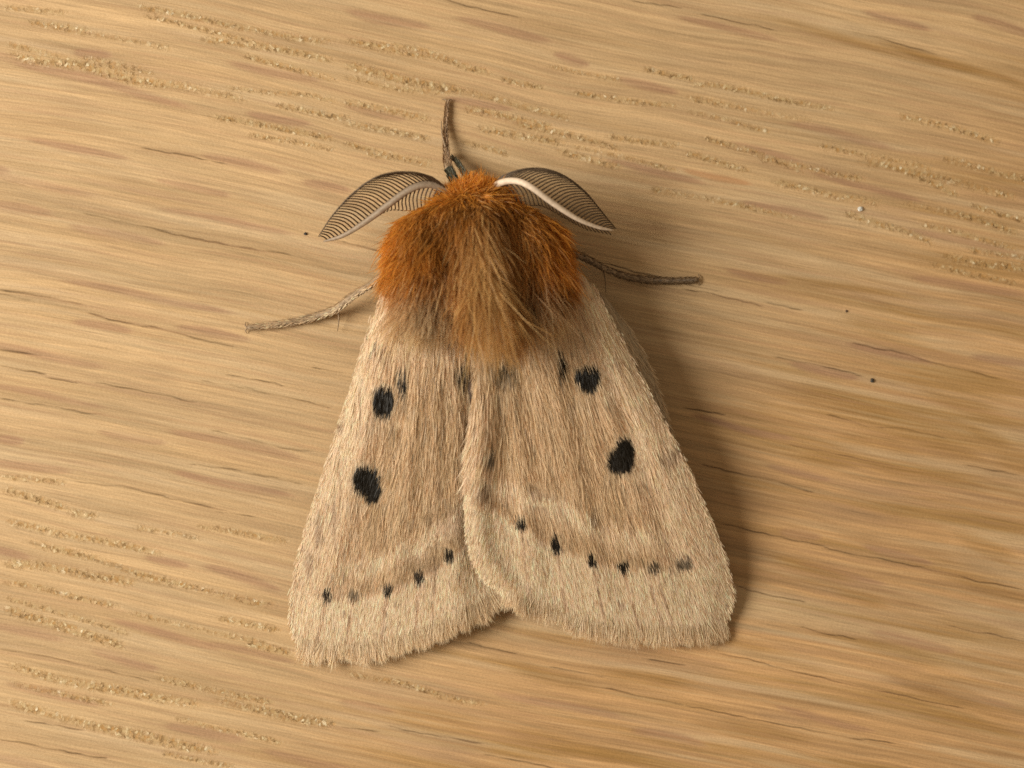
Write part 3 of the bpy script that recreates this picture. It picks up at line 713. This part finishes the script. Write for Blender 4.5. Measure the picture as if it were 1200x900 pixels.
# ---- antennae
def px3(rows_, n):
    s = spline(rows_, n); return P(s[:, 0], s[:, 1], s[:, 2])
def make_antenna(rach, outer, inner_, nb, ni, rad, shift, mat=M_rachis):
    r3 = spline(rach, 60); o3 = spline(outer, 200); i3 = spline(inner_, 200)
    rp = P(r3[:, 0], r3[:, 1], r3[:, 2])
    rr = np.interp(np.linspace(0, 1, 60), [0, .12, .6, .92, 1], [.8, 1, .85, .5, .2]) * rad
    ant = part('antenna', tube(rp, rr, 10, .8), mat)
    r = np.random.default_rng(int(abs(rach[0][0])))
    at = lambda c, s: np.array([np.interp(np.clip(s, 0, 1), np.linspace(0, 1, len(c)), c[:, k]) for k in range(3)])
    def comb(edge, nn, t1, sh, bulge, tail):
        parts = []
        for k in range(nn):
            t = .015 + (t1 - .015) * k / (nn - 1); a = at(r3, t) - [0, 0, .035]
            s = t / t1 if sh is None else t + sh * (1 - t) ** .6
            b = at(edge, s); b2 = at(edge, s + tail * (1 - t))
            b2 = b2 * [1, 1, 0] + [0, 0, b[2] - .10]
            mid = a * .5 + b * .5; d = b - a; nrm = np.array([d[1], -d[0], 0.0]) * bulge; nrm[2] = .02
            c = spline([a, mid + nrm, b, b2], 9); c[:, :2] += r.normal(0, .12, (9, 2)) * np.linspace(0, 1, 9)[:, None]
            c[:, 2] = np.maximum(c[:, 2], .02)
            parts.append(tube(P(c[:, 0], c[:, 1], c[:, 2]), np.linspace(.0100, .0070, 9), 5))
        return merge(parts)
    part('barbs', comb(o3, nb, .97, shift, .13 * np.sign(rach[0][0] - 560), .12), M_barb, ant, 'stuff')
    part('barbs', comb(i3, ni, .9, None, .10 * np.sign(rach[0][0] - 560), .03), M_barb, ant, 'stuff')
    return ant
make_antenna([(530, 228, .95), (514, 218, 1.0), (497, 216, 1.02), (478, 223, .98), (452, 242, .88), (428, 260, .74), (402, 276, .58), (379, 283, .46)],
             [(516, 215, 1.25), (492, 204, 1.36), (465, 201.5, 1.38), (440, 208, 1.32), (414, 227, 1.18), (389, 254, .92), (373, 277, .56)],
             [(522, 240, .85), (508, 243, .82), (494, 248, .78), (476, 247, .74), (455, 247, .68), (425, 264, .56), (400, 277, .44)], 36, 30, .046, .20, M_rachis_shaded)
make_antenna([(566, 229, .96), (585, 215, 1.10), (604, 212, 1.20), (622, 219, 1.28), (648, 238, 1.20), (676, 256, 1.08), (700, 266, .96), (719, 270, .86)],
             [(584, 211, 1.12), (606, 200, 1.16), (632, 197, 1.16), (657, 204, 1.10), (682, 222, 1.0), (703, 246, .90), (722, 268, .80)],
             [(584, 232, 1.0), (596, 240, 1.0), (612, 243, 1.0), (632, 241, 1.0), (652, 250, .96), (685, 268, .86), (716, 275, .76)], 36, 30, .040, .20)

# ---- legs
def leg_scales(path, rad, colr, nh, sd, parent, L=(3, 6)):
    r = np.random.default_rng(sd); pts = spline(path, 200); i = r.integers(5, 195, nh)
    c = pts[i]; tg = np.gradient(pts, axis=0)[i]; tg = tg / np.linalg.norm(tg[:, :2], axis=1)[:, None]
    th = r.uniform(-1.9, 1.9, nh); rr = np.interp(i, np.linspace(0, 199, len(rad)), rad) * 100
    a0 = np.stack([c[:, 0] - tg[:, 1] * np.sin(th) * rr, c[:, 1] + tg[:, 0] * np.sin(th) * rr, c[:, 2] + np.cos(th) * rr / 100], 1)
    ln = r.uniform(*L, nh)[:, None]; t = np.linspace(0, 1, 3)[None, :, None]
    d = np.concatenate([tg[:, :2], tg[:, 2:] * 1], 1) * ln; d[:, 0] += -tg[:, 1] * np.sin(th) * ln[:, 0] * .35; d[:, 1] += tg[:, 0] * np.sin(th) * ln[:, 0] * .35
    d[:, 2] += np.cos(th) * .02
    q = a0[:, None] + d[:, None] * t
    Pt = P(q[..., 0], q[..., 1], np.maximum(q[..., 2], .012))
    col = np.array(colr) * (1 + r.normal(0, .25, nh))[:, None]
    v, qq, cc = ribbons(Pt, r.uniform(.004, .008, nh)[:, None] * np.array([.8, 1, .2])[None], np.tile([0, 0, 1.0], (nh, 1)), np.clip(np.repeat(col[:, None], 3, 1), .01, .9), th)
    part('leg_scales', (v, qq, NT), M_scale, parent, 'stuff', cc)

def make_leg(path, rad, mat, cuts=(), claw=True, colr=(.35, .26, .17), sd=0, nh=500, spurs=()):
    pts = spline(path, 60); rr = np.interp(np.linspace(0, 1, 60), np.linspace(0, 1, len(rad)), rad)
    for cpos in cuts: rr = rr * (1 - .28 * np.exp(-((np.linspace(0, 1, 60) - cpos) / .012) ** 2))
    parts = [tube(P(pts[:, 0], pts[:, 1], np.maximum(pts[:, 2], rr * .75)), rr, 10)]
    e = pts[-1]; d = pts[-1] - pts[-4]; d = d[:2] / np.linalg.norm(d[:2]); nn = np.array([-d[1], d[0]])
    if claw:
        for s in (-1, 1):
            cl = np.array([[*e[:2], .04], [*(e[:2] + d * 2.5 + nn * s * 3), .04], [*(e[:2] + d * 1.5 + nn * s * 6.5), .012]])
            cl = spline(cl, 7); parts.append(tube(P(cl[:, 0], cl[:, 1], cl[:, 2]), np.linspace(.012, .004, 7), 5))
    lg = part('leg', merge(parts), mat)
    for sp in spurs:
        c = spline(sp, 10); part('spur', tube(P(c[:, 0], c[:, 1], c[:, 2]), np.linspace(.012, .004, 10), 6), mat, lg)
    leg_scales(path, rad, colr, nh, sd, lg)
    return lg
# front legs: one reaching forward past the head, the other bent so that only a knee shows
foreleg = make_leg([(552, 250, .60), (537, 222, .42), (526, 198, .26)], [.06, .055, .05], M_legdark, claw=False, colr=(.10, .095, .06), sd=61, nh=500)
foot = make_leg([(526, 199, .26), (523, 180, .16), (522, 150, .06), (524, 119, .03)], [.050, .028, .021, .014], M_leg, (.35, .5, .65, .8), True, (.40, .26, .15), 62, 420,
         spurs=[[(522, 172, .18), (518, 158, .14), (517, 142, .10)]])
foot.name = 'tarsus'; foot.parent = foreleg
for ch in list(foot.children): ch.parent = foreleg
make_leg([(566, 245, .60), (548, 210, .36), (536, 190, .20), (529, 184, .05)], [.05, .042, .03, .02], M_legdark, (), False, (.11, .10, .065), 63, 320)
# middle legs
make_leg([(500, 322, .62), (455, 322, .52), (434, 334, .42), (412, 348, .30), (392, 363, .16), (362, 373, .07), (326, 380, .05), (290, 384, .045)],
         [.05, .045, .042, .042, .046, .040, .034, .030], M_leg, (.66, .74, .82, .90), True, (.74, .58, .40), 64, 900,
         spurs=[[(396, 362, .16), (397, 374, .12), (395.5, 388, .05)], [(398, 362, .14), (384, 370, .09), (372, 374, .05)]])
make_leg([(632, 300, .62), (672, 298, .52), (694, 307, .40), (716, 318, .22), (742, 326, .08), (780, 329, .05), (817, 328, .045)],
         [.05, .042, .036, .034, .042, .036, .030], M_leg, (.72, .79, .86, .93), True, (.24, .165, .10), 65, 700,
         spurs=[[(706, 314, .26), (709, 326, .16), (710, 343, .05)], [(742, 324, .08), (752, 330, .06), (762, 333, .03)]])

# ------------------------------------------------------------------ specks lying on the board
def speck(px, py, rx, ry, col, label, sd, rough=.6):
    r = np.random.default_rng(sd); bm = bmesh.new(); bmesh.ops.create_icosphere(bm, subdivisions=2, radius=1)
    for v_ in bm.verts:
        k = 1 + r.normal(0, .14); v_.co = (v_.co.x * rx / 100 * k, v_.co.y * ry / 100 * k, v_.co.z * min(rx, ry) / 100 * .7 * k)
    me = bpy.data.meshes.new('dust_speck'); bm.to_mesh(me); bm.free()
    o = link('dust_speck', me, noise_mat('speck', tuple(np.array(col) * .7), col, 60, rough, .2), label=label, cat='speck', group='specks of dust on the board')
    o.location = P(px, py, min(rx, ry) / 100 * .45); return o
speck(1008, 245, 3.2, 3.0, (.85, .84, .80), 'tiny white speck among the coarse open pores of the board', 1, .35)
speck(1022, 446, 2.1, 2.7, (.05, .04, .03), 'tiny dark crumb on smooth wood out beyond the shaded wing', 2)
speck(358, 274, 1.8, 1.7, (.03, .022, .018), 'tiny black speck close to the striped antenna tip', 3)
speck(992, 364.5, 1.4, 1.4, (.11, .06, .035), 'tiny brown speck on wood past the tip of the dark outstretched leg', 4)
